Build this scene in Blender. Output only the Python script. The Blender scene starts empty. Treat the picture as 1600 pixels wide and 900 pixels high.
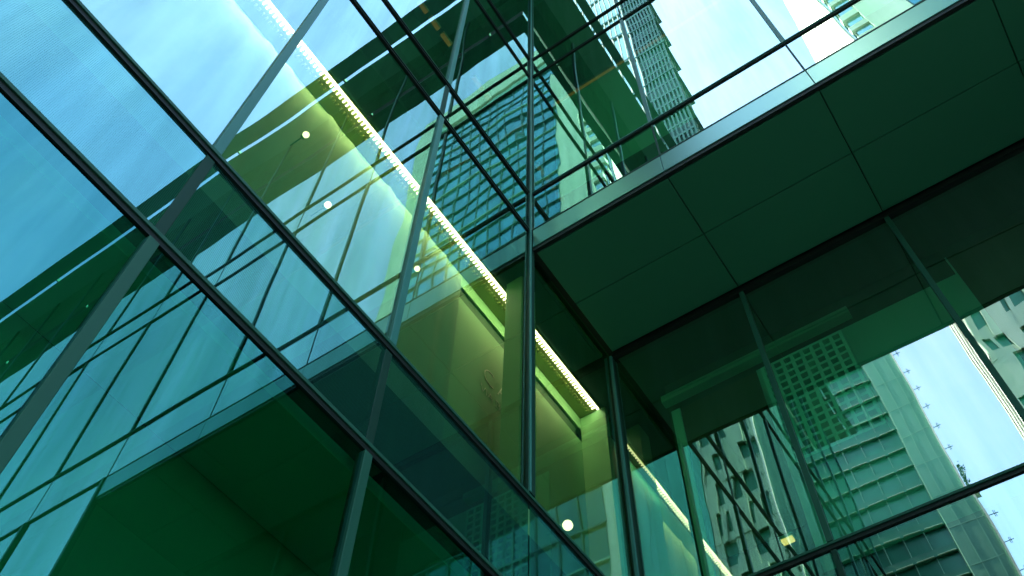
import bpy, bmesh, math, random
from mathutils import Vector, Matrix
random.seed(7)
SC = bpy.context.scene
COL = SC.collection
S = 4.5            # metres per unit of the measured grid
EYE = 1.6
CX, CY = 0.5577, -0.8301

# ------------------------------------------------------------------ camera
def setup_camera():
    f, pitch, roll, az = 1437.46, 1.00760, 0.034214, 0.627673
    h = Vector((-math.sin(az), math.cos(az), 0)); z = Vector((0, 0, 1))
    fw = h*math.cos(pitch) + z*math.sin(pitch)
    up = -h*math.sin(pitch) + z*math.cos(pitch)
    rt = fw.cross(up)
    r2 = rt*math.cos(roll) + up*math.sin(roll)
    u2 = -rt*math.sin(roll) + up*math.cos(roll)
    cd = bpy.data.cameras.new('camera')
    cd.sensor_width = 36; cd.sensor_fit = 'HORIZONTAL'
    cd.lens = f/1600*36
    cd.clip_start = 0.05; cd.clip_end = 20000
    co = bpy.data.objects.new('camera', cd); COL.objects.link(co)
    m = Matrix((r2, u2, -fw)).transposed().to_4x4()
    m.translation = Vector((S*CX, S*CY, EYE))
    co.matrix_world = m
    SC.camera = co
setup_camera()

# ------------------------------------------------------------------ light
SUN_EL = 48.0
SUN_AZ = (-1.0, 0.04)               # horizontal direction towards the sun
w = bpy.data.worlds.new('World'); SC.world = w; w.use_nodes = True
wn = w.node_tree.nodes; wl = w.node_tree.links
bg = wn['Background']
sky = wn.new('ShaderNodeTexSky'); sky.sky_type = 'NISHITA'; sky.sun_disc = False
sky.sun_elevation = math.radians(SUN_EL)
sky.sun_rotation = math.atan2(SUN_AZ[0], SUN_AZ[1])
sky.air_density = 1.0; sky.dust_density = 1.2; sky.ozone_density = 1.0
wtc = wn.new('ShaderNodeTexCoord')
wmp = wn.new('ShaderNodeMapping'); wmp.inputs['Scale'].default_value = (1.4, 3.2, 2.0); wmp.inputs['Rotation'].default_value = (0, 0, .7)
wl.new(wtc.outputs['Generated'], wmp.inputs['Vector'])
wnz = wn.new('ShaderNodeTexNoise'); wnz.inputs['Scale'].default_value = 1.6; wnz.inputs['Detail'].default_value = 8; wnz.inputs['Roughness'].default_value = .62
wl.new(wmp.outputs[0], wnz.inputs['Vector'])
wrp = wn.new('ShaderNodeMapRange'); wrp.inputs['From Min'].default_value = .45; wrp.inputs['From Max'].default_value = .85
wrp.inputs['To Max'].default_value = .30
wl.new(wnz.outputs['Fac'], wrp.inputs['Value'])
wmx = wn.new('ShaderNodeMix'); wmx.data_type = 'RGBA'; wmx.inputs['B'].default_value = (2.6, 2.9, 3.2, 1)
wl.new(wrp.outputs[0], wmx.inputs['Factor']); wl.new(sky.outputs[0], wmx.inputs['A'])
wl.new(wmx.outputs['Result'], bg.inputs['Color'])
bg.inputs['Strength'].default_value = 0.15
sd = bpy.data.lights.new('sun', 'SUN'); sd.energy = 4.0; sd.angle = math.radians(0.5)
sd.color = (1.0, 0.95, 0.86)
so = bpy.data.objects.new('sun', sd); COL.objects.link(so)
hd = Vector((SUN_AZ[0], SUN_AZ[1], 0)).normalized()
sv = hd*math.cos(math.radians(SUN_EL)) + Vector((0, 0, math.sin(math.radians(SUN_EL))))
so.rotation_euler = sv.to_track_quat('Z', 'Y').to_euler()
so.location = (0, 0, 60)
SC.view_settings.view_transform = 'Standard'
SC.view_settings.look = 'None'
SC.view_settings.gamma = 1.0
SC.view_settings.use_curve_mapping = False
SC.view_settings.exposure = 3.15
SC.cycles.max_bounces = 12
SC.cycles.glossy_bounces = 7
SC.cycles.diffuse_bounces = 3
SC.cycles.transparent_max_bounces = 16
SC.cycles.sample_clamp_indirect = 6.0
SC.cycles.caustics_reflective = False
SC.cycles.caustics_refractive = False

# ------------------------------------------------------------------ materials
def mat(name):
    m = bpy.data.materials.new(name); m.use_nodes = True
    return m, m.node_tree.nodes, m.node_tree.links

def paint(name, col, rough=0.5, metal=0.0, var=0.12, scale=1.5, bump=0.0, spec=0.5):
    """painted or stone surface with a soft mottled variation"""
    m, n, l = mat(name)
    b = n['Principled BSDF']
    b.inputs['Roughness'].default_value = rough
    b.inputs['Metallic'].default_value = metal
    b.inputs['Specular IOR Level'].default_value = spec
    tc = n.new('ShaderNodeTexCoord')
    nz = n.new('ShaderNodeTexNoise'); nz.inputs['Scale'].default_value = scale; nz.inputs['Detail'].default_value = 5
    l.new(tc.outputs['Object'], nz.inputs['Vector'])
    mx = n.new('ShaderNodeMix'); mx.data_type = 'RGBA'
    mx.inputs['A'].default_value = (*[c*(1-var) for c in col], 1)
    mx.inputs['B'].default_value = (*[min(1, c*(1+var)) for c in col], 1)
    l.new(nz.outputs['Fac'], mx.inputs['Factor'])
    l.new(mx.outputs['Result'], b.inputs['Base Color'])
    if bump:
        bp = n.new('ShaderNodeBump'); bp.inputs['Distance'].default_value = bump
        n2 = n.new('ShaderNodeTexNoise'); n2.inputs['Scale'].default_value = scale*8; n2.inputs['Detail'].default_value = 4
        l.new(tc.outputs['Object'], n2.inputs['Vector'])
        l.new(n2.outputs['Fac'], bp.inputs['Height']); l.new(bp.outputs[0], b.inputs['Normal'])
    return m

def emit(name, col, strength):
    m, n, l = mat(name)
    n.remove(n['Principled BSDF'])
    e = n.new('ShaderNodeEmission'); e.inputs[0].default_value = (*col, 1); e.inputs[1].default_value = strength
    l.new(e.outputs[0], n['Material Output'].inputs[0])
    return m

def glass(name, refl, trans, r0=0.4, wave=0.0022, frit=None, wscale=0.55):
    """thin coated pane: tinted mirror and tinted see-through mixed by the angle, faintly rolled surface"""
    m, n, l = mat(name)
    n.remove(n['Principled BSDF'])
    out = n['Material Output']
    tr = n.new('ShaderNodeBsdfTransparent'); tr.inputs[0].default_value = (*trans, 1)
    gl = n.new('ShaderNodeBsdfGlossy'); gl.inputs['Color'].default_value = (*refl, 1); gl.inputs['Roughness'].default_value = 0.0
    tc = n.new('ShaderNodeTexCoord'); oi = n.new('ShaderNodeObjectInfo')
    ad = n.new('ShaderNodeVectorMath'); ad.operation = 'ADD'
    sc = n.new('ShaderNodeVectorMath'); sc.operation = 'SCALE'; sc.inputs[0].default_value = (37, 91, 53)
    l.new(oi.outputs['Random'], sc.inputs['Scale'])
    l.new(tc.outputs['Object'], ad.inputs[0]); l.new(sc.outputs[0], ad.inputs[1])
    nz = n.new('ShaderNodeTexNoise'); nz.inputs['Scale'].default_value = wscale; nz.inputs['Detail'].default_value = 1.5
    nz.inputs['Roughness'].default_value = 0.35
    l.new(ad.outputs[0], nz.inputs['Vector'])
    bp = n.new('ShaderNodeBump'); bp.inputs['Strength'].default_value = 1.0; bp.inputs['Distance'].default_value = wave*4
    l.new(nz.outputs['Fac'], bp.inputs['Height'])
    l.new(bp.outputs[0], gl.inputs['Normal'])
    mpg = n.new('ShaderNodeMapping'); mpg.inputs['Scale'].default_value = (3.2, 3.2, .22)
    l.new(ad.outputs[0], mpg.inputs['Vector'])
    n3 = n.new('ShaderNodeTexNoise'); n3.inputs['Scale'].default_value = 1.7; n3.inputs['Detail'].default_value = 6; n3.inputs['Roughness'].default_value = .6
    l.new(mpg.outputs[0], n3.inputs['Vector'])
    tm = n.new('ShaderNodeMix'); tm.data_type = 'RGBA'
    tm.inputs['A'].default_value = (*[c*.84 for c in refl], 1); tm.inputs['B'].default_value = (*[min(1, c*1.13+.02) for c in refl], 1)
    mr = n.new('ShaderNodeMapRange'); mr.inputs['From Min'].default_value = .3; mr.inputs['From Max'].default_value = .7
    l.new(n3.outputs['Fac'], mr.inputs['Value']); l.new(mr.outputs[0], tm.inputs['Factor'])
    l.new(tm.outputs['Result'], gl.inputs['Color'])
    lw = n.new('ShaderNodeLayerWeight'); lw.inputs['Blend'].default_value = 0.5
    pw = n.new('ShaderNodeMath'); pw.operation = 'POWER'; pw.inputs[1].default_value = 5
    l.new(lw.outputs['Facing'], pw.inputs[0])
    mp = n.new('ShaderNodeMath'); mp.operation = 'MULTIPLY_ADD'; mp.inputs[1].default_value = 1-r0; mp.inputs[2].default_value = r0
    l.new(pw.outputs[0], mp.inputs[0])
    mix = n.new('ShaderNodeMixShader')
    l.new(mp.outputs[0], mix.inputs[0]); l.new(tr.outputs[0], mix.inputs[1]); l.new(gl.outputs[0], mix.inputs[2])
    last = mix.outputs[0]
    if frit:                               # printed dots
        col, pitch, cover = frit; cover *= .8
        vm = n.new('ShaderNodeVectorMath'); vm.operation = 'SCALE'; vm.inputs['Scale'].default_value = 1/pitch
        l.new(tc.outputs['Object'], vm.inputs[0])
        fr = n.new('ShaderNodeVectorMath'); fr.operation = 'FRACTION'; l.new(vm.outputs[0], fr.inputs[0])
        sb = n.new('ShaderNodeVectorMath'); sb.operation = 'SUBTRACT'; sb.inputs[1].default_value = (.5, .5, .5)
        l.new(fr.outputs[0], sb.inputs[0])
        sx = n.new('ShaderNodeSeparateXYZ'); l.new(sb.outputs[0], sx.inputs[0])
        cb = n.new('ShaderNodeCombineXYZ')
        l.new(sx.outputs['Y'], cb.inputs[0]) if frit[0] else None
        l.new(sx.outputs['Z'], cb.inputs[1])
        ln = n.new('ShaderNodeVectorMath'); ln.operation = 'LENGTH'; l.new(cb.outputs[0], ln.inputs[0])
        lt = n.new('ShaderNodeMath'); lt.operation = 'LESS_THAN'; lt.inputs[1].default_value = cover
        l.new(ln.outputs['Value'], lt.inputs[0])
        df = n.new('ShaderNodeBsdfDiffuse'); df.inputs[0].default_value = (*col, 1)
        m2 = n.new('ShaderNodeMixShader')
        l.new(lt.outputs[0], m2.inputs[0]); l.new(last, m2.inputs[1]); l.new(df.outputs[0], m2.inputs[2])
        last = m2.outputs[0]
    l.new(last, out.inputs[0])
    return m

M = {}
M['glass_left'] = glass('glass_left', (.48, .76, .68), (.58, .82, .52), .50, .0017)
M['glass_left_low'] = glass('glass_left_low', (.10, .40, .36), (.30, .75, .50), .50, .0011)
M['glass_frit'] = glass('glass_frit', (.23, .58, .52), (.15, .38, .28), .55, .0012, frit=((.03, .17, .13), .0085, .24))
M['glass_right'] = glass('glass_right', (.72, 1.0, .80), (.48, .84, .50), .55, .0014)
M['glass_lobby'] = glass('glass_lobby', (.78, .97, .84), (.56, 1.0, .74), .40, .0015, wscale=.6)
M['glass_lobby_rolled'] = glass('glass_lobby_rolled', (.78, .97, .84), (.56, 1.0, .74), .40, .0022, wscale=1.0)
M['glass_lobby_frit'] = glass('glass_lobby_frit', (.62, .82, .70), (.2, .5, .36), .50, frit=((.04, .2, .15), .0085, .24))
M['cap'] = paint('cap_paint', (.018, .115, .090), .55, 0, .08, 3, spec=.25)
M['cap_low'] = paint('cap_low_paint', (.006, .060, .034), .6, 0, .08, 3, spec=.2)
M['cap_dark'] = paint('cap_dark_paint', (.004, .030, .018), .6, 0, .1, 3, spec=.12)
M['black_strip'] = paint('black_strip_paint', (.002, .007, .004), .6, 0, .1, 3, spec=.2)
M['fascia'] = paint('fascia_metal', (.13, .29, .22), .28, .9, .05, .8)
M['soffit'] = paint('soffit_paint', (.012, .130, .058), .55, 0, .07, .6)
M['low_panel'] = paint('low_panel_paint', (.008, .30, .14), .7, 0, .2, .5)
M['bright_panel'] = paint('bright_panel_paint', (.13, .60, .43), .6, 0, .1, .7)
M['low_ceiling'] = paint('low_ceiling_paint', (.03, .62, .32), .7, 0, .2, .6)
M['void'] = paint('dark_void', (.003, .010, .006), .8, 0, .1, 1, spec=.1)
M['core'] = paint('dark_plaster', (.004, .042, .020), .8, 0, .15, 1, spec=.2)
M['roof_soffit'] = paint('roof_soffit_paint', (.03, .22, .12), .6, 0, .1, .8)
M['roof_fascia'] = paint('roof_fascia_paint', (.03, .20, .13), .8, 0, .1, .8)
M['trim_white'] = paint('white_trim', (.75, .8, .78), .4, 0, .03, 2)
M['feature_wall'] = paint('feature_wall_paint', (.25, .53, .30), .6, 0, .10, 2)
M['corridor_wall'] = paint('corridor_wall_paint', (.06, .36, .25), .6, 0, .10, 1)
M['ribbed'] = paint('ribbed_panel_paint', (.28, .34, .12), .55, 0, .08, 4)
M['slot'] = paint('slot_shadow_paint', (.012, .09, .05), .7, 0, .1, 2)
M['curtain'] = paint('curtain_cloth', (.28, .44, .31), .9, 0, .15, 3)
M['letters'] = paint('pale_letters', (.93, .97, .90), .35, 0, .05, 5)
M['led'] = emit('led_strip', (1.0, .72, .60), 1.9)
M['led_warm'] = emit('led_warm', (1.0, .55, .12), .03)
M['led_far'] = emit('led_far', (1.0, .64, .36), .22)
M['box_glow'] = emit('box_glow', (1.0, .62, .22), .20)
M['globe'] = emit('globe_lamp', (1.0, .88, .60), .7)
M['stone'] = paint('stone_cladding', (.34, .44, .33), .75, 0, .18, .35, .004)
M['stone_light'] = paint('pale_stone', (.62, .60, .52), .75, 0, .12, .3, .004)
M['concrete_green'] = paint('green_grey_panel', (.13, .30, .21), .6, 0, .12, .3)
M['steel_green'] = paint('green_steel', (.02, .10, .08), .5, .3, .1, 1)
M['tile_green'] = paint('green_tile', (.08, .42, .30), .5, 0, .10, 1)
M['hole'] = paint('hole_dark', (.004, .012, .006), .9, 0, .1, 1, spec=.1)
M['rail'] = paint('rail_paint', (.07, .34, .21), .45, .1, .05, 2)
M['brown_dark'] = paint('brown_panel', (.020, .045, .012), .7, 0, .1, 1, spec=.2)
M['leaf'] = paint('leaf', (.05, .11, .05), .7, 0, .3, 6)

def tower_glass(name, col, rough=.03, base=(.02, .08, .09)):
    m, n, l = mat(name)
    b = n['Principled BSDF']
    b.inputs['Base Color'].default_value = (*col, 1); b.inputs['Metallic'].default_value = .85
    b.inputs['Roughness'].default_value = rough
    tc = n.new('ShaderNodeTexCoord')
    nz = n.new('ShaderNodeTexNoise'); nz.inputs['Scale'].default_value = .22; nz.inputs['Detail'].default_value = 2
    l.new(tc.outputs['Object'], nz.inputs['Vector'])
    bp = n.new('ShaderNodeBump'); bp.inputs['Distance'].default_value = .03
    l.new(nz.outputs['Fac'], bp.inputs['Height']); l.new(bp.outputs[0], b.inputs['Normal'])
    br = n.new('ShaderNodeTexVoronoi'); br.inputs['Scale'].default_value = .33; br.distance = 'CHEBYCHEV'
    l.new(tc.outputs['Object'], br.inputs['Vector'])
    hs = n.new('ShaderNodeMix'); hs.data_type = 'RGBA'
    hs.inputs['A'].default_value = (*[c*.72 for c in col], 1); hs.inputs['B'].default_value = (*[min(1, c*1.15) for c in col], 1)
    sp = n.new('ShaderNodeSeparateColor'); l.new(br.outputs['Color'], sp.inputs[0])
    l.new(sp.outputs[0], hs.inputs['Factor']); l.new(hs.outputs['Result'], b.inputs['Base Color'])
    return m
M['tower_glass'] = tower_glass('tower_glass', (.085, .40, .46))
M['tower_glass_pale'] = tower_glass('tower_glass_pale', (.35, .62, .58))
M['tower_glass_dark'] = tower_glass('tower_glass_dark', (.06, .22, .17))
M['pier_stone'] = paint('pier_stone', (.085, .24, .17), .75, 0, .18, .6, .004)
M['block_window'] = paint('block_window_glass', (.014, .15, .088), .3, .15, .35, 1.2)
M['block_spandrel'] = paint('block_spandrel', (.02, .14, .085), .5, .1, .2, 1.2)
M['teal_panel'] = paint('teal_panel', (.06, .34, .26), .35, .2, .12, .25)

# ground: paving slabs
def paving():
    m, n, l = mat('plaza_paving')
    b = n['Principled BSDF']; b.inputs['Roughness'].default_value = .7
    tc = n.new('ShaderNodeTexCoord')
    br = n.new('ShaderNodeTexBrick'); br.inputs['Scale'].default_value = 1.0
    br.inputs['Color1'].default_value = (.20, .24, .21, 1); br.inputs['Color2'].default_value = (.25, .29, .25, 1)
    br.inputs['Mortar'].default_value = (.08, .09, .08, 1); br.inputs['Mortar Size'].default_value = .008
    br.inputs['Brick Width'].default_value = 1.2; br.inputs['Row Height'].default_value = .6
    l.new(tc.outputs['Object'], br.inputs['Vector'])
    l.new(br.outputs['Color'], b.inputs['Base Color'])
    return m
M['paving'] = paving()

# ------------------------------------------------------------------ builders
def P(x, y, z):
    return Vector((S*x, S*y, S*z + EYE))

def new_obj(name, bm, m, parent=None, org=None):
    me = bpy.data.meshes.new(name)
    if org is not None:
        bmesh.ops.translate(bm, verts=bm.verts, vec=-Vector(org))
    bm.to_mesh(me); bm.free()
    ms = m if isinstance(m, (list, tuple)) else [m]
    for q in ms: me.materials.append(q)
    o = bpy.data.objects.new(name, me); COL.objects.link(o)
    if org is not None: o.location = org
    if parent is not None:
        o.parent = parent
        o.matrix_parent_inverse = parent.matrix_world.inverted() if parent.type != 'EMPTY' else Matrix.Translation(-Vector(parent.location))
        if parent.type != 'EMPTY':
            o.matrix_parent_inverse = Matrix.Translation(-Vector(parent_world(parent)))
    return o

def parent_world(p):
    v = Vector(p.location)
    q = p
    return v if q.parent is None else v   # parts keep world-coordinate locations under compensated parents

def tag(o, label=None, cat=None, group=None, kind=None):
    if label: o['label'] = label
    if cat: o['category'] = cat
    if group: o['group'] = group
    if kind: o['kind'] = kind
    return o

def empty(name, loc, label, cat, group=None):
    o = bpy.data.objects.new(name, None); COL.objects.link(o)
    o.location = loc; o.empty_display_size = .3
    return tag(o, label, cat, group)

def bx(bm, a, b, mi=0, bevel=0):
    """axis box between world corners a and b (metres)"""
    lo = [min(a[i], b[i]) for i in range(3)]; hi = [max(a[i], b[i]) for i in range(3)]
    vs = [bm.verts.new((x, y, z)) for z in (lo[2], hi[2]) for y in (lo[1], hi[1]) for x in (lo[0], hi[0])]
    fs = [(0, 2, 3, 1), (4, 5, 7, 6), (0, 1, 5, 4), (2, 6, 7, 3), (0, 4, 6, 2), (1, 3, 7, 5)]
    out = []
    for q in fs:
        f = bm.faces.new([vs[i] for i in q]); f.material_index = mi; out.append(f)
    if bevel:
        es = list({e for f in out for e in f.edges})
        bmesh.ops.bevel(bm, geom=es, offset=bevel, segments=2, profile=.5, affect='EDGES')
    return bm

def U(bm, x0, x1, y0, y1, z0, z1, mi=0, bevel=0):
    return bx(bm, P(x0, y0, z0), P(x1, y1, z1), mi, bevel)

def box_obj(name, m, parent, x0, x1, y0, y1, z0, z1, bevel=0):
    bm = bmesh.new(); U(bm, x0, x1, y0, y1, z0, z1, 0, bevel)
    return new_obj(name, bm, m, parent, P((x0+x1)/2, (y0+y1)/2, (z0+z1)/2) if parent is None else None)

mm = .001/S

def pane(parent, m, axis, a0, a1, z0, z1, off, tilt=.0012):
    """one glass pane, its own object; axis 'y' = in the plane x=off, axis 'x' = in the plane y=off"""
    g = 6*mm
    a0 += g; a1 -= g; z0 += g; z1 -= g
    bm = bmesh.new()
    ca, cz = (a0+a1)/2, (z0+z1)/2
    org = P(off, ca, cz) if axis == 'y' else P(ca, off, cz)
    c = []
    for a, z in ((a0, z0), (a1, z0), (a1, z1), (a0, z1)):
        p = P(off, a, z) if axis == 'y' else P(a, off, z)
        c.append(bm.verts.new(p-org))
    f = bm.faces.new(c)
    me = bpy.data.meshes.new('glass_pane'); bm.normal_update()
    want = Vector((1, 0, 0)) if axis == 'y' else Vector((0, -1, 0))
    if f.normal.dot(want) < 0: f.normal_flip()
    bm.to_mesh(me); bm.free(); me.materials.append(m)
    o = bpy.data.objects.new('glass_pane', me); COL.objects.link(o)
    o.location = org
    t1, t2 = random.gauss(0, tilt), random.gauss(0, tilt)
    o.rotation_euler = (0, t1, t2) if axis == 'y' else (t1, 0, t2)
    o.parent = parent; o.matrix_parent_inverse = Matrix.Translation(-Vector(parent.location))
    return o

MOD = .335
YC = .338
L1, L2, L3, L3B, L4, L4B, TOP = .795, .993, 1.815, 2.0, 2.83, 3.0, 4.1
SOF = 1.726
XE = 1.39

# ------------------------------------------------------------------ ground
bm = bmesh.new()
R_ = 3000
f = bm.faces.new([bm.verts.new(v) for v in ((-R_, -R_, 0), (R_, -R_, 0), (R_, R_, 0), (-R_, R_, 0))])
tag(new_obj('ground', bm, M['paving']), kind='structure')

# ------------------------------------------------------------------ cores behind the glass
def core(name, m, *a, label, cat='wall'):
    o = box_obj(name, m, None, *a); tag(o, label, cat); return o
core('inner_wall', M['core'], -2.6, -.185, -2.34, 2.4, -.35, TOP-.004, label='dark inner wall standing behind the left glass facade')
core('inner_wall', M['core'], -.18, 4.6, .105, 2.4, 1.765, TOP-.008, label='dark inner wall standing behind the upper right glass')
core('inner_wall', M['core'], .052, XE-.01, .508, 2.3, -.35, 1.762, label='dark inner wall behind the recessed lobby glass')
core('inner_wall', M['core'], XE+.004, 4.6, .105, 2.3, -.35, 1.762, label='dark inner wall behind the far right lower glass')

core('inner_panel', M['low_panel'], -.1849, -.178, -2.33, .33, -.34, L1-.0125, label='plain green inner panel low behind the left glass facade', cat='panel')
def slab(*a):
    o = box_obj('floor_slab', M['void'], None, *a); tag(o, kind='structure'); return o
for z0, z1 in ((L1+.01, L2-.012), (1.775, L3B-.012), (L4+.01, L4B-.012), (4.0, TOP-.02)):
    slab(-.184, -.035, -2.335, .0, z0, z1)
slab(-.184, -.035, .001, .33, L1+.01, L2-.012)
o = box_obj('ceiling_board', M['low_ceiling'], None, -.1775, -.03, -2.33, .33, L1-.012, L1+.008)
tag(o, 'smooth green ceiling board low behind the left glass facade', 'ceiling')
for z0, z1 in ((1.80, L3B-.02), (L4+.01, L4B-.012), (4.0, TOP-.03)):
    slab(.035, 4.5, .035, .104, z0, z1)
slab(.01, XE-.02, YC+.03, .506, L1+.02, L2-.015)

# ------------------------------------------------------------------ left facade
A = empty('glass_facade', P(0, -1, -.3555), 'tall left glass facade with diagonal dark transoms reflecting the sky and the roof overhang', 'glass facade')
ys = [-MOD*k for k in range(7, -1, -1)] + [YC]
bands = [(-.3555+.02, L1), (L1, L2), (L2, L3), (L3, L3B), (L3B, L4), (L4, L4B), (L4B, TOP)]
for i in range(len(ys)-1):
    for k, (z0, z1) in enumerate(bands):
        if ys[i] >= -1e-6 and z0 > L2-.01: continue
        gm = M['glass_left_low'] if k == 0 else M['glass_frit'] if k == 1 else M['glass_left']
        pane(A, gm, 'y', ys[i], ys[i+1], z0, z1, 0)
# pane beyond the corner, under the soffit
pane(A, M['glass_left'], 'y', 0, YC, L2, SOF-.004, 0)

def transom(parent, axis, a0, a1, z, off, sgn, thick=1.0, m=None):
    """dark bar with a slim front cap; sgn: outward direction"""
    bm = bmesh.new(); g = bmesh.new()
    d1, d2 = 26*mm*sgn, 15*mm*sgn
    if axis == 'y':
        U(bm, off-30*mm*sgn, off+d1, a0, a1, z, z+20*mm*thick, 0, .003)
        U(g, off-30*mm*sgn, off+d2, a0, a1, z-26*mm*thick, z-.5*mm)
    else:
        U(bm, a0, a1, off-30*mm*sgn, off+d1, z, z+20*mm*thick, 0, .003)
        U(g, a0, a1, off-30*mm*sgn, off+d2, z-26*mm*thick, z-.5*mm)
    t = new_obj('transom', bm, m or M['cap'], parent)
    new_obj('black_strip', g, M['black_strip'], t)  # black strip puts the shade of the bar's underside into its colour
    return t
def mullion(parent, axis, a, z0, z1, off, sgn, wd=58, dep=24, m=None):
    bm = bmesh.new()
    h = wd/2*mm
    if axis == 'y': U(bm, off-40*mm*sgn, off+dep*mm*sgn, a-h, a+h, z0, z1, 0, .004)
    else: U(bm, a-h, a+h, off-40*mm*sgn, off+dep*mm*sgn, z0, z1, 0, .004)
    return new_obj('mullion', bm, m or M['cap'], parent)

for z in (L1, L2):
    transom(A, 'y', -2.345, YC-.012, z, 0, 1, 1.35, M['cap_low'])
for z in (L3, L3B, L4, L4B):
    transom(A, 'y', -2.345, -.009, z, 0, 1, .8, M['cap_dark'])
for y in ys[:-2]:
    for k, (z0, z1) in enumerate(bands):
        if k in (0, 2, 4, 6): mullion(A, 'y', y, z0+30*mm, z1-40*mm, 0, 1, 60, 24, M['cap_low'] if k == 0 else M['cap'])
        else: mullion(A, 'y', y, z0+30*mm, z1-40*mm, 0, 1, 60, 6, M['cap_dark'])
# corner post with its light centre strip
bm = bmesh.new(); U(bm, -.012, .0065, -.0065, .0085, L2+.008, TOP, 0, .004)
post = new_obj('corner_post', bm, M['cap_dark'], A)
bm = bmesh.new()
c0 = P(.0072, -.0072, 0); c0.z = 0
for i in range(1):
    U(bm, .0035, .0080, -.0080, -.0035, L2+.008, TOP, 0, .005)
new_obj('cover_strip', bm, M['cap'], post)
mullion(A, 'y', YC-.004, L2+.03, SOF-.02, 0, 1, 46, 30, M['cap_dark'])

# ------------------------------------------------------------------ right upper facade
B = empty('glass_facade', P(2, 0, L3), 'upper right glass facade that overhangs the dark soffit and mirrors the bright sky', 'glass facade')
xs = [MOD*k for k in range(0, 5)]
xs = [0, MOD, 2*MOD, 3*MOD, XE] + [XE+MOD*k for k in range(1, 10)]
bandsB = [(L3+.005, L3B), (L3B, L4), (L4, L4B), (L4B, TOP)]
for i in range(len(xs)-1):
    for (z0, z1) in bandsB:
        pane(B, M['glass_right'], 'x', xs[i], xs[i+1], z0, z1, 0, .0009)
    if xs[i] >= XE-.001:
        for (z0, z1) in ((-.335, L1), (L1, L2), (L2, L3+.005)):
            pane(B, M['glass_right'], 'x', xs[i], xs[i+1], z0, z1, 0, .0009)
for z in (L3B, L4, L4B):
    transom(B, 'x', .009, xs[-1], z, 0, -1, .72 if z != L3B else .95, M['cap_dark'] if z != L3B else M['cap'])
bm = bmesh.new(); U(bm, .009, xs[-1], -22*mm, 20*mm, L3-12*mm, L3+14*mm, 0, .003)
new_obj('sill', bm, M['cap_dark'], B)
for z in (L1, L2):
    transom(B, 'x', XE, xs[-1], z, 0, -1)
for x in xs[1:]:
    for k, (z0, z1) in enumerate(bandsB):
        if k in (1, 3): mullion(B, 'x', x, z0+20*mm, z1-24*mm, 0, -1, 46, 18)
        else: mullion(B, 'x', x, z0+30*mm, z1-40*mm, 0, -1, 20, 4, M['cap_dark'])
    if x >= XE-.001:
        mullion(B, 'x', x, -.335, L3, 0, -1, 56, 36)
# fascia plates under the sill
fx = [.0095, MOD, 2*MOD, 3*MOD, XE-.002]
for i in range(4):
    bm = bmesh.new()
    U(bm, fx[i]+3*mm, fx[i+1]-3*mm, -18*mm, 8*mm, SOF+.012, L3-14*mm, 0, .003)
    new_obj('fascia_panel', bm, M['fascia'], B)
bm = bmesh.new(); U(bm, .0095, XE-.002, -6*mm, 30*mm, SOF-.001, SOF+.0118)
new_obj('shadow_gap', bm, M['black_strip'], B)

# ------------------------------------------------------------------ soffit
SO = empty('soffit', P(.7, .17, SOF), 'flat dark green panelled soffit under the overhanging upper right volume', 'soffit')
sx = [.012, MOD, 2*MOD, 3*MOD, 1.17, XE-.004]
sy = [.008, .166, YC-.012]
g = 5*mm
for i in range(len(sx)-1):
    for j in range(2):
        bm = bmesh.new()
        U(bm, sx[i]+g, sx[i+1]-g, sy[j]+g, sy[j+1]-g, SOF, SOF+.008, 0, .003)
        o = new_obj('soffit_panel', bm, M['soffit'], SO)
bm = bmesh.new(); U(bm, -.002, XE-.004, .0075, YC+.03, SOF+.009, SOF+.03)
new_obj('backing', bm, M['black_strip'], SO)
bm = bmesh.new(); U(bm, .006, XE-.02, YC-.006, YC+.012, SOF-.012, SOF+.0085)
new_obj('edge_channel', bm, M['black_strip'], SO)
# return wall closing the recess at its far end
o = box_obj('return_wall', M['concrete_green'], None, XE-.004, XE+.002, .004, YC+.1, -.355, SOF)
tag(o, 'green grey return wall closing the far end of the recess', 'wall')

# ------------------------------------------------------------------ recessed lobby glass
Cc = empty('lobby_glass_wall', P(.7, YC, -.3555), 'recessed lobby glass wall under the soffit reflecting towers', 'glass wall')
cx = [.008, MOD, 2*MOD, 3*MOD, XE-.006]
for i in range(4):
    for (z0, z1, gm) in ((-.335, L1, 'glass_lobby'), (L1, L2, 'glass_lobby_frit'), (L2, SOF-.013, 'glass_lobby')):
        if i >= 2 and gm == 'glass_lobby': gm = 'glass_lobby_rolled'
        pane(Cc, M[gm], 'x', cx[i], cx[i+1], z0, z1, YC, .0012)
for z in (L1, L2):
    transom(Cc, 'x', .012, XE-.006, z, YC, -1, 1.15, M['cap_low'])
for x in cx[1:4]:
    mullion(Cc, 'x', x, L2+30*mm, SOF-.012, YC, -1, 46, 24, M['cap_low'])
    mullion(Cc, 'x', x, L1+30*mm, L2-45*mm, YC, -1, 40, 20, M['cap_dark'])
    mullion(Cc, 'x', x, -.35, L1-45*mm, YC, -1, 58, 36)
bm = bmesh.new(); U(bm, -.004, .0085, YC-.012, YC+.012, -.35, SOF-.012, 0, .004)
post = new_obj('corner_post', bm, M['cap_dark'], Cc)
bm = bmesh.new(); U(bm, .003, .0095, YC-.0145, YC-.0085, L2, SOF-.013, 0, .004)
new_obj('cover_strip', bm, M['cap'], post)

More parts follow.
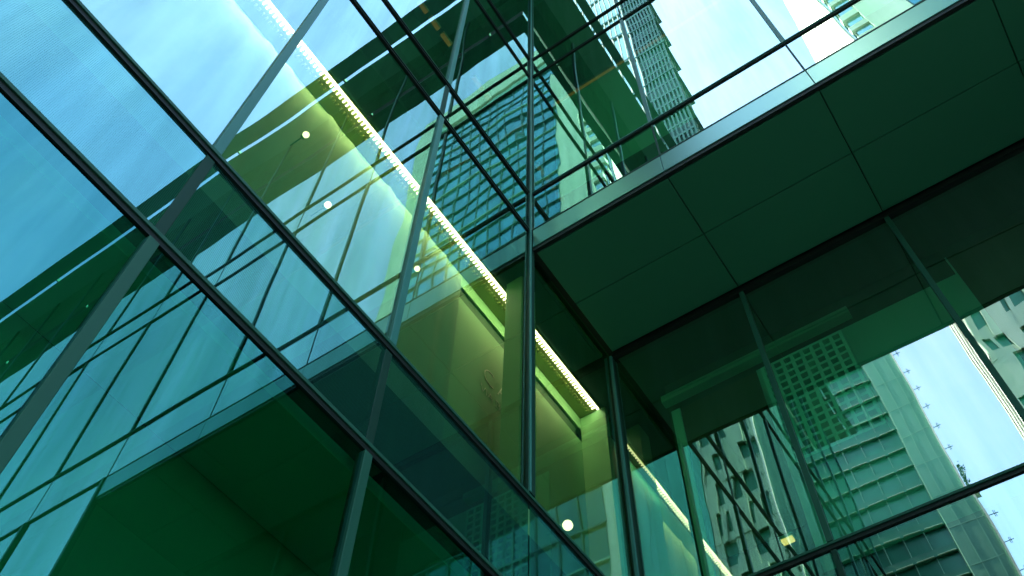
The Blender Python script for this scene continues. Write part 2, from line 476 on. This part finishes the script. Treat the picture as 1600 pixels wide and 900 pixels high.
# ------------------------------------------------------------------ roof overhang
RO = empty('roof_overhang', P(0, 0, TOP), 'dark green roof overhang with a thin white edge line, mirrored across the glass', 'roof')
PA, PB = .150, .182          # outer edges of the loose edge blade
SA, SB = .103, .094          # edges of the soffit proper; sky shows through the slot between
T0 = TOP+.002
bm = bmesh.new(); U(bm, -2.6, SA, -2.5, 2.4, T0, T0+.005); U(bm, SA+.0005, 4.6, -SB, 2.4, T0, T0+.005)
new_obj('soffit', bm, M['roof_soffit'], RO)
bm = bmesh.new(); U(bm, -2.6, -.03, -2.5, 2.4, T0+.006, T0+.14); U(bm, -.0295, 4.6, .03, 2.4, T0+.006, T0+.14)
new_obj('roof_deck', bm, M['core'], RO)
bm = bmesh.new()
U(bm, SA+.0085, PA, -2.5, -PB, T0, T0+.005); U(bm, SA+.0085, 4.6, -PB, -SB-.0135, T0+.0002, T0+.0052)
new_obj('edge_blade', bm, M['roof_fascia'], RO)
bm = bmesh.new()
U(bm, SA+.0085, SA+.0125, -2.5, -PB, T0+.0055, T0+.12); U(bm, SA+.0085, 4.6, -SB-.0175, -SB-.0135, T0+.0055, T0+.12)
new_obj('slot_blocker', bm, M['void'], RO)  # added black plate, blocks the slot's sky in the double reflection
bm = bmesh.new()
yy = -2.4
while yy < -.2:
    U(bm, SA-.03, SA+.02, yy-.004, yy+.004, T0+.0058, T0+.03); yy += MOD*2
xx = .3
while xx < 4.5:
    U(bm, xx-.004, xx+.004, -SB-.022, -SB+.03, T0+.0058, T0+.03); xx += MOD*2
new_obj('bracket', bm, M['roof_fascia'], RO)

# ------------------------------------------------------------------ inside the left lobby
CEIL = 1.755
XS = -.115          # light strip
XW = -.168          # feature wall
W = empty('feature_wall', P(XW, -.3, L2), 'yellow green lobby wall with a dark slot and raised letters, washed by a light strip', 'wall')
bm = bmesh.new(); U(bm, XW-.014, XW, -2.3, .50, L2, CEIL-.087)
new_obj('wall_panel', bm, M['feature_wall'], W)
bm = bmesh.new(); U(bm, XW-.014, XW, -2.3, .50, CEIL-.041, CEIL)
new_obj('top_band', bm, M['feature_wall'], W)
bm = bmesh.new(); U(bm, XW-.0145, XW-.006, -2.3, .46, CEIL-.0868, CEIL-.0412)
new_obj('slot', bm, M['slot'], W)
bm = bmesh.new(); U(bm, XW+.0005, -.098, .476, .492, L2, CEIL)
new_obj('end_wall', bm, M['feature_wall'], W)
# ribbed ceiling panel
bm = bmesh.new()
U(bm, XW, -.1205, -2.3, .4755, CEIL+.001, CEIL+.018)
pitch = .045/S
y = -1.6
while y < .47:
    a = [P(-.1365, y, CEIL+.0008), P(-.1365, y+pitch*.5, CEIL+.0008), P(-.146, y+pitch*.5, CEIL+.0008), P(-.146, y, CEIL+.0008)]
    t0 = P(-.1365, y+pitch*.25, CEIL-.0042); t1 = P(-.1440, y+pitch*.25, CEIL-.0015)
    v = [bm.verts.new(q) for q in a+[t0, t1]]
    for q in ((0, 1, 4), (1, 2, 5, 4), (3, 0, 4, 5), (2, 3, 5)):
        bm.faces.new([v[i] for i in q])
    y += pitch
rp = new_obj('ribbed_ceiling', bm, M['ribbed'])
tag(rp, 'ribbed yellow green ceiling strip beside the lobby light line', 'ceiling')
o = box_obj('ceiling_board', M['core'], None, -.108, -.034, -2.3, .33, CEIL+.004, CEIL+.018)
tag(o, 'dark ceiling board between the lobby light line and the left glass', 'ceiling')

def led(y0, y1, m, label, z=CEIL, x=XS, watt=0, col=(1, .80, .42), grp='light lines in the lobby ceiling', wd=.0042, teeth=False, tl=.0105):
    e = empty('light_strip', P(x, (y0+y1)/2, z), label, 'light strip', grp)
    bm = bmesh.new(); U(bm, x-wd/2-.0015, x+wd/2+.0015, y0, y1, z+.0012, z+.016)
    new_obj('housing', bm, M['ribbed'], e)
    bm = bmesh.new(); U(bm, x-wd/2, x+wd/2, y0+.001, y1-.001, z-.004, z+.001)
    if teeth:                     # glowing cross bars stand for the LEDs' cast glow on one side
        q = y0+.004
        while q < y1-.006:
            U(bm, x-wd/2-tl, x-wd/2-.0003, q, q+.0034, z-.0015, z+.0008); q += .0098
    new_obj('diffuser', bm, m, e)
    if watt:                      # added lip shields the strip's unseen lamp, washing the wall side only
        bm = bmesh.new(); U(bm, x+.0075, x+.0090, y0, y1, z-.011, z+.0008)
        new_obj('lip', bm, M['ribbed'], e)
        ld = bpy.data.lights.new('strip_glow', 'AREA'); ld.shape = 'RECTANGLE'
        ld.size = S*(y1-y0)*.98; ld.size_y = S*.009; ld.energy = watt; ld.color = col
        lo = bpy.data.objects.new('strip_glow', ld); COL.objects.link(lo)
        d = Vector((-1, 0, -.55)).normalized()
        zz = -d; xx = Vector((0, 1, 0)); yy = zz.cross(xx)
        mw = Matrix((xx, yy, zz)).transposed().to_4x4(); mw.translation = P(x+.0068, (y0+y1)/2, z-.0055)
        lo.parent = e; lo.matrix_parent_inverse = Matrix.Translation(-Vector(e.location)); lo.matrix_basis = mw
    return e
led(-1.55, .474, M['led'], 'long bright light line in the lobby ceiling running to the glass corner', watt=13, teeth=True)
led(.61, .82, M['led_far'], 'short light line just past the lobby corner post', wd=.0016, teeth=True, tl=.005, watt=.22)
led(1.015, 1.30, M['led_far'], 'short light line low down behind the recessed lobby glass', wd=.0014, teeth=True, tl=.005, watt=.22)

# corridor continuing behind the recessed glass
o = box_obj('corridor_wall', M['corridor_wall'], None, XW-.014, XW+.03, .52, 2.3, -.3, 1.76)
tag(o, 'smooth teal corridor wall behind the lobby corner', 'wall')
o = box_obj('corridor_wall', M['corridor_wall'], None, XW+.0305, .05, 2.0, 2.02, -.3, 1.76)
tag(o, 'teal wall closing the corridor behind the lobby glass', 'wall')

# column by the corner
o = box_obj('column', M['feature_wall'], None, -.098, -.056, .052, .106, L2, CEIL, .004)
tag(o, 'slim square column behind the glass corner, lit by the light line', 'column')

# curtains
def curtain(y0, y1, x, z0, z1, label):
    bm = bmesh.new(); n = int((y1-y0)*S/.022)
    prev = None
    ph = 0
    for i in range(n+1):
        t = i/n
        y = y0+(y1-y0)*t
        ph += random.uniform(.25, .75)
        d = .0032*math.sin(ph)+.0026*math.sin(ph*.37+1)
        a = bm.verts.new(P(x+d, y, z0)); b = bm.verts.new(P(x+d*.7, y, z1))
        if prev: bm.faces.new((prev[0], a, b, prev[1]))
        prev = (a, b)
    bmesh.ops.recalc_face_normals(bm, faces=list(bm.faces))
    for f in bm.faces: f.smooth = True
    o = new_obj('curtain', bm, M['curtain']); tag(o, label, 'curtain', 'curtains in the left lobby')
curtain(-1.5, -.032, -.157, L2+.01, CEIL-.03, 'pale gathered curtain hanging in front of the lobby wall by the light line')

# sign letters: single strokes laid on the wall plane
def strokes(bm, pts, wdt, dep):
    for (a0, z0), (a1, z1) in zip(pts[:-1], pts[1:]):
        p0 = Vector((0, a0, z0)); p1 = Vector((0, a1, z1)); d = (p1-p0)
        if d.length < 1e-6: continue
        d.normalize(); nrm = Vector((0, -d.z, d.y))*wdt/2
        e = d*wdt*.25
        q = []
        for base in (0, dep):
            for v in (p0-e-nrm, p1+e-nrm, p1+e+nrm, p0-e+nrm):
                q.append(bm.verts.new(Vector((base, v.y, v.z))))
        for f in ((0, 1, 2, 3), (7, 6, 5, 4), (0, 4, 5, 1), (1, 5, 6, 2), (2, 6, 7, 3), (3, 7, 4, 0)):
            bm.faces.new([q[i] for i in f])
def arc(cy, cz, r, a0, a1, n=12):
    return [(cy+r*math.cos(math.radians(a0+(a1-a0)*i/n)), cz+r*math.sin(math.radians(a0+(a1-a0)*i/n))) for i in range(n+1)]
GL = {'C': [arc(.5, .5, .5, 60, 300)], 'A': [[(0, 0), (.42, 1), (.84, 0)], [(.16, .36), (.68, .36)]],
      'V': [[(0, 1), (.4, 0), (.8, 1)]], 'I': [[(0.1, 0), (.1, 1)]],
      'B': [[(0, 0), (0, 1), (.45, 1), (.62, .85), (.62, .66), (.45, .53), (0, .53)], [(.45, .53), (.68, .4), (.68, .13), (.5, 0), (0, 0)]],
      ' ': []}
ADV = {'C': 1.15, 'A': 1.02, 'V': .95, 'I': .38, 'B': .9, ' ': .5}
SG = empty('wall_sign', P(XW, -.0, 1.5), 'raised metal letters CA over VIA BI on the lobby wall', 'sign')
def word(txt, y0, z0, h, stroke):
    """y0, z0 in grid units, h in metres"""
    x = 0
    for ch in txt:
        if GL[ch]:
            bm = bmesh.new()
            for st in GL[ch]:
                strokes(bm, [(x+p[0]*h, p[1]*h) for p in st], stroke, .004)
            bmesh.ops.translate(bm, verts=bm.verts, vec=P(XW, y0, z0)+Vector((.0012, 0, 0)))
            new_obj('letter', bm, M['letters'], SG)
        x += ADV[ch]*h
SIGN = dict(y=.0, z=1.49)
word('CA', .083, 1.493, .19, .011)
word('VIA BI', .074, 1.450, .085, .0065)

# globe lamps
def globe(x, y, z, r, label, m='globe', grp='small globe lamps in the lobby'):
    e = empty('globe_lamp', P(x, y, z), label, 'lamp', grp)
    bm = bmesh.new(); bmesh.ops.create_uvsphere(bm, u_segments=20, v_segments=12, radius=r)
    for f in bm.faces: f.smooth = True
    bmesh.ops.translate(bm, verts=bm.verts, vec=P(x, y, z))
    new_obj('bulb', bm, M[m], e)
    bm = bmesh.new(); bmesh.ops.create_cone(bm, cap_ends=True, segments=20, radius1=r*.8, radius2=r*.55, depth=r*.7)
    bmesh.ops.rotate(bm, verts=bm.verts, cent=(0, 0, 0), matrix=Matrix.Rotation(math.radians(90), 3, 'Y'))
    bmesh.ops.translate(bm, verts=bm.verts, vec=P(x, y, z)+Vector((-r*1.1, 0, 0)))
    new_obj('cap', bm, M['rail'], e)
    L = S*(x-XW)-r*1.3
    bm = bmesh.new(); bmesh.ops.create_cone(bm, cap_ends=True, segments=8, radius1=.006, radius2=.006, depth=L)
    bmesh.ops.rotate(bm, verts=bm.verts, cent=(0, 0, 0), matrix=Matrix.Rotation(math.radians(90), 3, 'Y'))
    bmesh.ops.translate(bm, verts=bm.verts, vec=P(x, y, z)+Vector((-r*1.3-L/2, 0, 0)))
    new_obj('arm', bm, M['rail'], e)
globe(-.12, -.526, 1.500, .027, 'small globe lamp highest on the curtain in the left lobby')
globe(-.12, -.433, 1.382, .027, 'small globe lamp before the bright sky reflection in the left lobby')
globe(-.12, -.204, 1.490, .025, 'small globe lamp beside the second mullion under the light line')
globe(-.12, .312, 1.250, .046, 'largest globe lamp low at the foot of the lobby corner pane')

# warm light line on the floor above, in short lengths
for i, (y0, y1) in enumerate(((-.40, -.36), (-.345, -.30), (-.285, -.24), (-.12, -.07), (-.05, .02))):
    if y1 > -.03: y1 = -.032
    led(y0, y1, M['led_warm'], 'short dim amber light length in the ceiling of the upper left floor', z=L4-.05, x=-.135, grp='amber light lengths on the upper floor', wd=.012)
o = box_obj('cove_light', M['led_warm'], None, .02, 1.3, .094, .1035, L4-.052, L4-.046)
tag(o, 'thin amber cove light at the head of the wall behind the upper right glass', 'cove light')
o = box_obj('inner_panel', M['bright_panel'], None, .02, 4.4, .1, .1045, L3B, L4-.055)
tag(o, 'flat green inner panel behind the upper right glass', 'panel')

# ------------------------------------------------------------------ inside the recessed lobby
YI = .5
IW = empty('lobby_wall', P(.7, YI, .99), 'teal lobby wall with two dark openings under a long rail', 'wall')
def wallseg(x0, x1, z0, z1, m='tile_green', y=YI, d=.006):
    bm = bmesh.new(); U(bm, x0, x1, y, y+d, z0, z1); return new_obj('wall_panel', bm, M[m], IW)
wallseg(.06, .082, L2, 1.655)
wallseg(.276, .735, L2, 1.655)
wallseg(.735, .738, L2, 1.72)
wallseg(.91, XE-.02, L2, 1.72)
for x0, x1, z0, z1 in ((.0825, .2755, 1.2, 1.655), (.7385, .9095, 1.2, 1.72)):
    bm = bmesh.new(); U(bm, x0, x1, YI+.003, YI+.006, z0, z1); new_obj('opening', bm, M['brown_dark'], IW)
r = box_obj('rail', M['rail'], None, .052, .512, YI-.03, YI-.008, 1.662, 1.684, .004)
tag(r, 'long green ceiling rail along the lobby wall behind the recessed glass', 'rail')
# pierced block screen
SCN = empty('block_screen', P(.4, YI-.04, 1.45), 'green block screen pierced by a grid of dark square holes', 'screen')
nx, nz = 8, 13
x0, z0, px, pz = .300, 1.302, .0222, .0222
bm = bmesh.new(); hb = bmesh.new(); hb2 = bmesh.new()
for i in range(nx+1):
    U(bm, x0+i*px-.0035, x0+i*px+.0035, YI-.05, YI-.02, z0, z0+nz*pz)
for j in range(nz+1):
    U(bm, x0-.0035, x0+nx*px+.0035, YI-.0495, YI-.0205, z0+j*pz-.0035, z0+j*pz+.0035)
new_obj('lattice', bm, M['bright_panel'], SCN)
for i in range(nx):
    for j in range(nz):
        q = hb if random.random() < .6 else hb2
        U(q, x0+i*px+.002, x0+(i+1)*px-.002, YI-.026, YI-.019, z0+j*pz+.002, z0+(j+1)*pz-.002)
new_obj('dark_cells', hb, M['hole'], SCN)
new_obj('shaded_cells', hb2, M['slot'], SCN)
# small rectangular lamp
e = empty('box_lamp', P(.24, .47, 1.152), 'small warm box lamp just above the transom of the recessed glass', 'lamp')
bm = bmesh.new(); U(bm, .229, .251, .462, .474, 1.148, 1.154, 0, .003); new_obj('diffuser', bm, M['box_glow'], e)
bm = bmesh.new(); U(bm, .226, .254, .460, .476, 1.1545, 1.160, 0, .003); new_obj('housing', bm, M['rail'], e)

# ------------------------------------------------------------------ towers across the plaza
# tower behind the viewer on the right: pale stone side, blue glass front
D1 = -6.55
T1 = empty('office_tower', P(5.5, D1-4, -.3555), 'tall stone and blue glass tower mirrored in the corner with a pale concrete crown', 'tower')
tx0, tx1, tz = 2.62, 8.5, 27.3
FL = .64
bm = bmesh.new(); U(bm, tx0+.05, tx1-.05, D1-11.5, D1-.12, -.35, tz-1.6); new_obj('core', bm, M['core'], T1)
bm = bmesh.new(); U(bm, tx0, tx1, D1-11.6, D1, tz-1.12, tz, 0, .1); U(bm, tx0+.02, tx1, D1-11.5, D1-.06, tz-1.66, tz-1.45)
new_obj('crown', bm, M['stone'], T1)
bm = bmesh.new(); U(bm, tx0+.4, tx1-.3, D1-11, D1-.5, tz, tz+.5); new_obj('plant_room', bm, M['concrete_green'], T1)
bm = bmesh.new(); U(bm, 2.95, 3.62, D1-.12, D1, -.355, tz-1.125); U(bm, 7.8, tx1, D1-.5, D1, -.355, tz-1.125, 0, .12)
new_obj('stone_pier', bm, M['stone'], T1)
# sunlit side wall with vertical slits
bm = bmesh.new()
yk = D1-.35
k = 0
while yk > D1-11.5:
    wv = .55 if k % 2 else .9
    U(bm, tx0, tx0+.05, yk-wv, yk, -.355, tz-1.13-(.0 if yk > D1-8 else .0))
    yk -= wv+.10; k += 1
new_obj('side_wall', bm, M['stone_light'], T1)
bm = bmesh.new(); U(bm, tx0+.02, tx0+.045, D1-11.4, D1-.2, -.35, tz-1.14); new_obj('side_glazing', bm, M['tower_glass_dark'], T1)
z = -.3
i = 0
while z < tz-1.7:
    z1 = min(z+FL*.94, tz-1.67)
    bm = bmesh.new(); U(bm, 3.622, 7.798, D1-.10, D1-.07, z, z1)
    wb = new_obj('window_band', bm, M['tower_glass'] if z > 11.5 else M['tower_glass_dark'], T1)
    fb = bmesh.new()
    x = 3.65
    while x < 7.78:
        U(fb, x-.015, x+.015, D1-.069, D1-.045, z, z1); x += .38
    new_obj('frame', fb, M['steel_green'], wb)
    z += FL; i += 1
z = -.3
while z < tz-1.7:
    sb = bmesh.new(); U(sb, 3.6225, 7.7975, D1-.11, D1-.03, z+FL*.94+.002, min(z+FL*.998, tz-1.665), 0)
    new_obj('spandrel', sb, M['steel_green'] if int(round((z+.3)/FL)) % 4 else M['concrete_green'], T1)
    z += FL
# corner windows beside the sunlit side
z = -.3
while z < tz-1.7:
    bm = bmesh.new(); U(bm, tx0+.06, 2.948, D1-.10, D1-.06, z, z+FL*.62)
    new_obj('corner_window', bm, M['tower_glass_pale'], T1)
    bm = bmesh.new(); U(bm, tx0, 2.949, D1-.12, D1-.01, z+FL*.622, z+FL*.998)
    new_obj('balcony_band', bm, M['stone'], T1)
    z += FL

# lower podium wing of the tower: stone grid front, striped pale side
pz = 11.2
bm = bmesh.new(); U(bm, 1.35, 2.615, D1-1.2, D1-.06, -.35, pz); new_obj('podium_core', bm, M['core'], T1)
bm = bmesh.new()
z = -.3
rp = random.Random(5)
while z < pz-.05:
    hz = rp.uniform(.10, .24); U(bm, 1.31, 2.2, D1-.06, D1+.02+rp.uniform(-.012, .012), z, min(z+hz, pz))
    x = 1.31
    while x < 2.19:
        ww = rp.choice((.05, .09, .16, .24)); U(bm, x, min(x+ww, 2.199), D1-.0605, D1+.03+rp.uniform(-.02, .02), z, min(z+.48, pz)); x += ww+rp.choice((.06, .10, .15))
    z += .48
new_obj('podium_wall', bm, M['stone'], T1)
bm = bmesh.new(); U(bm, 1.32, 2.19, D1-.0595, D1-.03, -.3, pz-.02); new_obj('podium_window', bm, M['block_window'], T1)
bm = bmesh.new()
yk = D1-.02; k = 0
while yk > D1-1.2:
    wv = (.07, .04, .12, .05)[k % 4]
    U(bm, 1.30+.012*(k % 3), 1.3495, yk-wv, yk, -.355, pz+(.0, .12, -.2, -.1)[k % 4]); yk -= wv+(.035, .05, .03)[k % 3]; k += 1
new_obj('podium_fin', bm, M['stone_light'], T1)
bm = bmesh.new()
for i in range(3):
    U(bm, 2.21+i*.415, 2.21+i*.415+.41, D1+.0005, D1+.05, -.355, pz)
new_obj('teal_cladding', bm, M['teal_panel'], T1)

# building next to the left wing, behind the viewer: glass block with stone pier and steel grids
D2 = -3.0
def s2(xv): return CX+(xv-CX)*((-D2-CY)/8.83)
T2 = empty('office_block', P(-2.5, D2-1.4, -.3555), 'green glass office block with stone corner pier and tiered steel grid balconies', 'building')
xr = s2(.45); xu = s2(-.98); xl = -4.0; zl = 6.0; zt = 15.5
bm = bmesh.new(); U(bm, xl+.05, xr-.04, D2-2.6, D2-.05, -.35, zl-.02); new_obj('core', bm, M['core'], T2)
bm = bmesh.new(); U(bm, s2(0), xr, D2-.4, D2, -.355, zl, 0, .01); pier = new_obj('stone_pier', bm, M['pier_stone'], T2)
jb = bmesh.new()
zz = 0
while zz < zl:
    U(jb, s2(0)+.002, xr-.012, D2, D2+.0015, zz, zz+.006); zz += .26
U(jb, (s2(0)+xr)/2-.035, (s2(0)+xr)/2-.030, D2, D2+.0014, -.3, zl-.02)
U(jb, xr-.052, xr-.047, D2, D2+.0014, -.3, zl-.02)
new_obj('joints', jb, M['concrete_green'], pier)
bm = bmesh.new(); U(bm, xr+.0005, xr+.012, D2-.03, D2+.012, -.3, zl); new_obj('corner_trim', bm, M['stone_light'], T2)
# lightning spikes along the corner
zz = .6
while zz < zl:
    bm = bmesh.new()
    U(bm, xr+.012, xr+.06, D2-.008, D2-.005, zz, zz+.003); U(bm, xr+.038, xr+.041, D2-.03, D2+.02, zz-.001, zz+.0025); U(bm, xr+.045, xr+.0475, D2-.0065, D2-.004, zz-.02, zz+.02)
    new_obj('bracket', bm, M['steel_green'], T2); zz += .19
z = -.3
F2 = .168
while z < zl-.1:
    bm = bmesh.new(); U(bm, xl, s2(0)-.002, D2-.05, D2-.03, z, z+F2*.72)
    wb = new_obj('window_band', bm, M['block_window'], T2)
    fb = bmesh.new(); x = s2(0)-.004
    while x > xl:
        U(fb, x-.004, x, D2-.0295, D2-.018, z, z+F2*.72); x -= .118
    new_obj('frame', fb, M['concrete_green'], wb)
    bm = bmesh.new(); U(bm, xl, s2(0)-.002, D2-.05, D2-.01, z+F2*.722, z+F2*.985); new_obj('spandrel', bm, M['block_spandrel'], T2)
    bm = bmesh.new(); x = s2(0)-.012
    while x > -2:
        U(bm, x-.098, x, D2-.0095, D2-.002, z+F2*.722, z+F2*.722+.0035); x -= .118
    new_obj('sill', bm, M['stone'], T2)
    z += F2
# upper tower
bm = bmesh.new(); U(bm, s2(-1.7), s2(-1.02), D2-.5, D2-.06, zl, zt-.2); new_obj('dark_fill', bm, M['steel_green'], T2)  # dark fill added behind the steel grids to darken them
bm = bmesh.new(); U(bm, xl+.02, s2(-1.75), D2-2.4, D2-.06, zl, zt); new_obj('tower_core', bm, M['core'], T2)
z = zl
while z < zt-.3:
    bm = bmesh.new(); U(bm, xl, s2(-1.72), D2-.06, D2-.03, z, z+1.02)
    wb = new_obj('tower_window', bm, M['tower_glass_pale'], T2)
    fb = bmesh.new(); x = s2(-1.72)
    while x > xl:
        U(fb, x-.012, x, D2-.0295, D2-.005, z, z+1.02); x -= .075
    new_obj('fin', fb, M['stone_light'], wb)
    bm = bmesh.new(); U(bm, xl, s2(-1.72), D2-.06, D2-.01, z+1.022, z+1.078); new_obj('tower_floor', bm, M['steel_green'], T2)
    z += 1.08
# steel grid balconies, one per storey
z = zl
k = 0
while z < zt+.2:
    fb = bmesh.new()
    a, b = s2(-1.715), s2(-.80)
    U(fb, a, b, D2-.5, D2-.02, z, z+.03)
    for zz in (.27, .54, .80):
        U(fb, a, b-.03, D2-.036, D2-.022, z+zz-.02, z+zz+.02)
    n = 8
    for i in range(n+1):
        x = a+(b-.03-a)*i/n
        U(fb, x-.010, x+.010, D2-.035, D2-.023, z+.03, z+1.06)
    for i in range(3):
        yy = D2-.05-.14*i
        U(fb, b-.05, b-.03, yy-.012, yy+.012, z+.03, z+1.06)
    n2 = 40
    for i in range(n2):
        x = a+(b-.04-a)*i/n2
        U(fb, x-.0016, x+.0016, D2-.030, D2-.027, z+.55, z+.79)
    new_obj('grid_balcony', fb, M['steel_green'], T2)
    z += 1.08; k += 1
# shrubs on the block's pier ledge
sh = empty('planter', P(xr+.02, D2, 4.0), 'small dark green shrub growing from a ledge on the stone corner pier', 'plant')
bm = bmesh.new()
for i in range(260):
    c = P(xr+.02+abs(random.gauss(0, .014)), D2+random.gauss(0, .02), 3.92+random.uniform(-.12, .12))
    r = random.uniform(.02, .05)
    d = Vector((random.gauss(0, 1), random.gauss(0, 1), random.gauss(0, 1))).normalized()
    e1 = d.orthogonal().normalized()*r; e2 = d.cross(e1).normalized()*r*.6
    bm.faces.new([bm.verts.new(c+v) for v in (-e1, -e2, e1, e2)])
new_obj('foliage', bm, M['leaf'], sh)
bm = bmesh.new(); U(bm, xr+.012, xr+.035, D2-.03, D2+.02, 3.785, 3.80); new_obj('ledge', bm, M['stone'], sh)
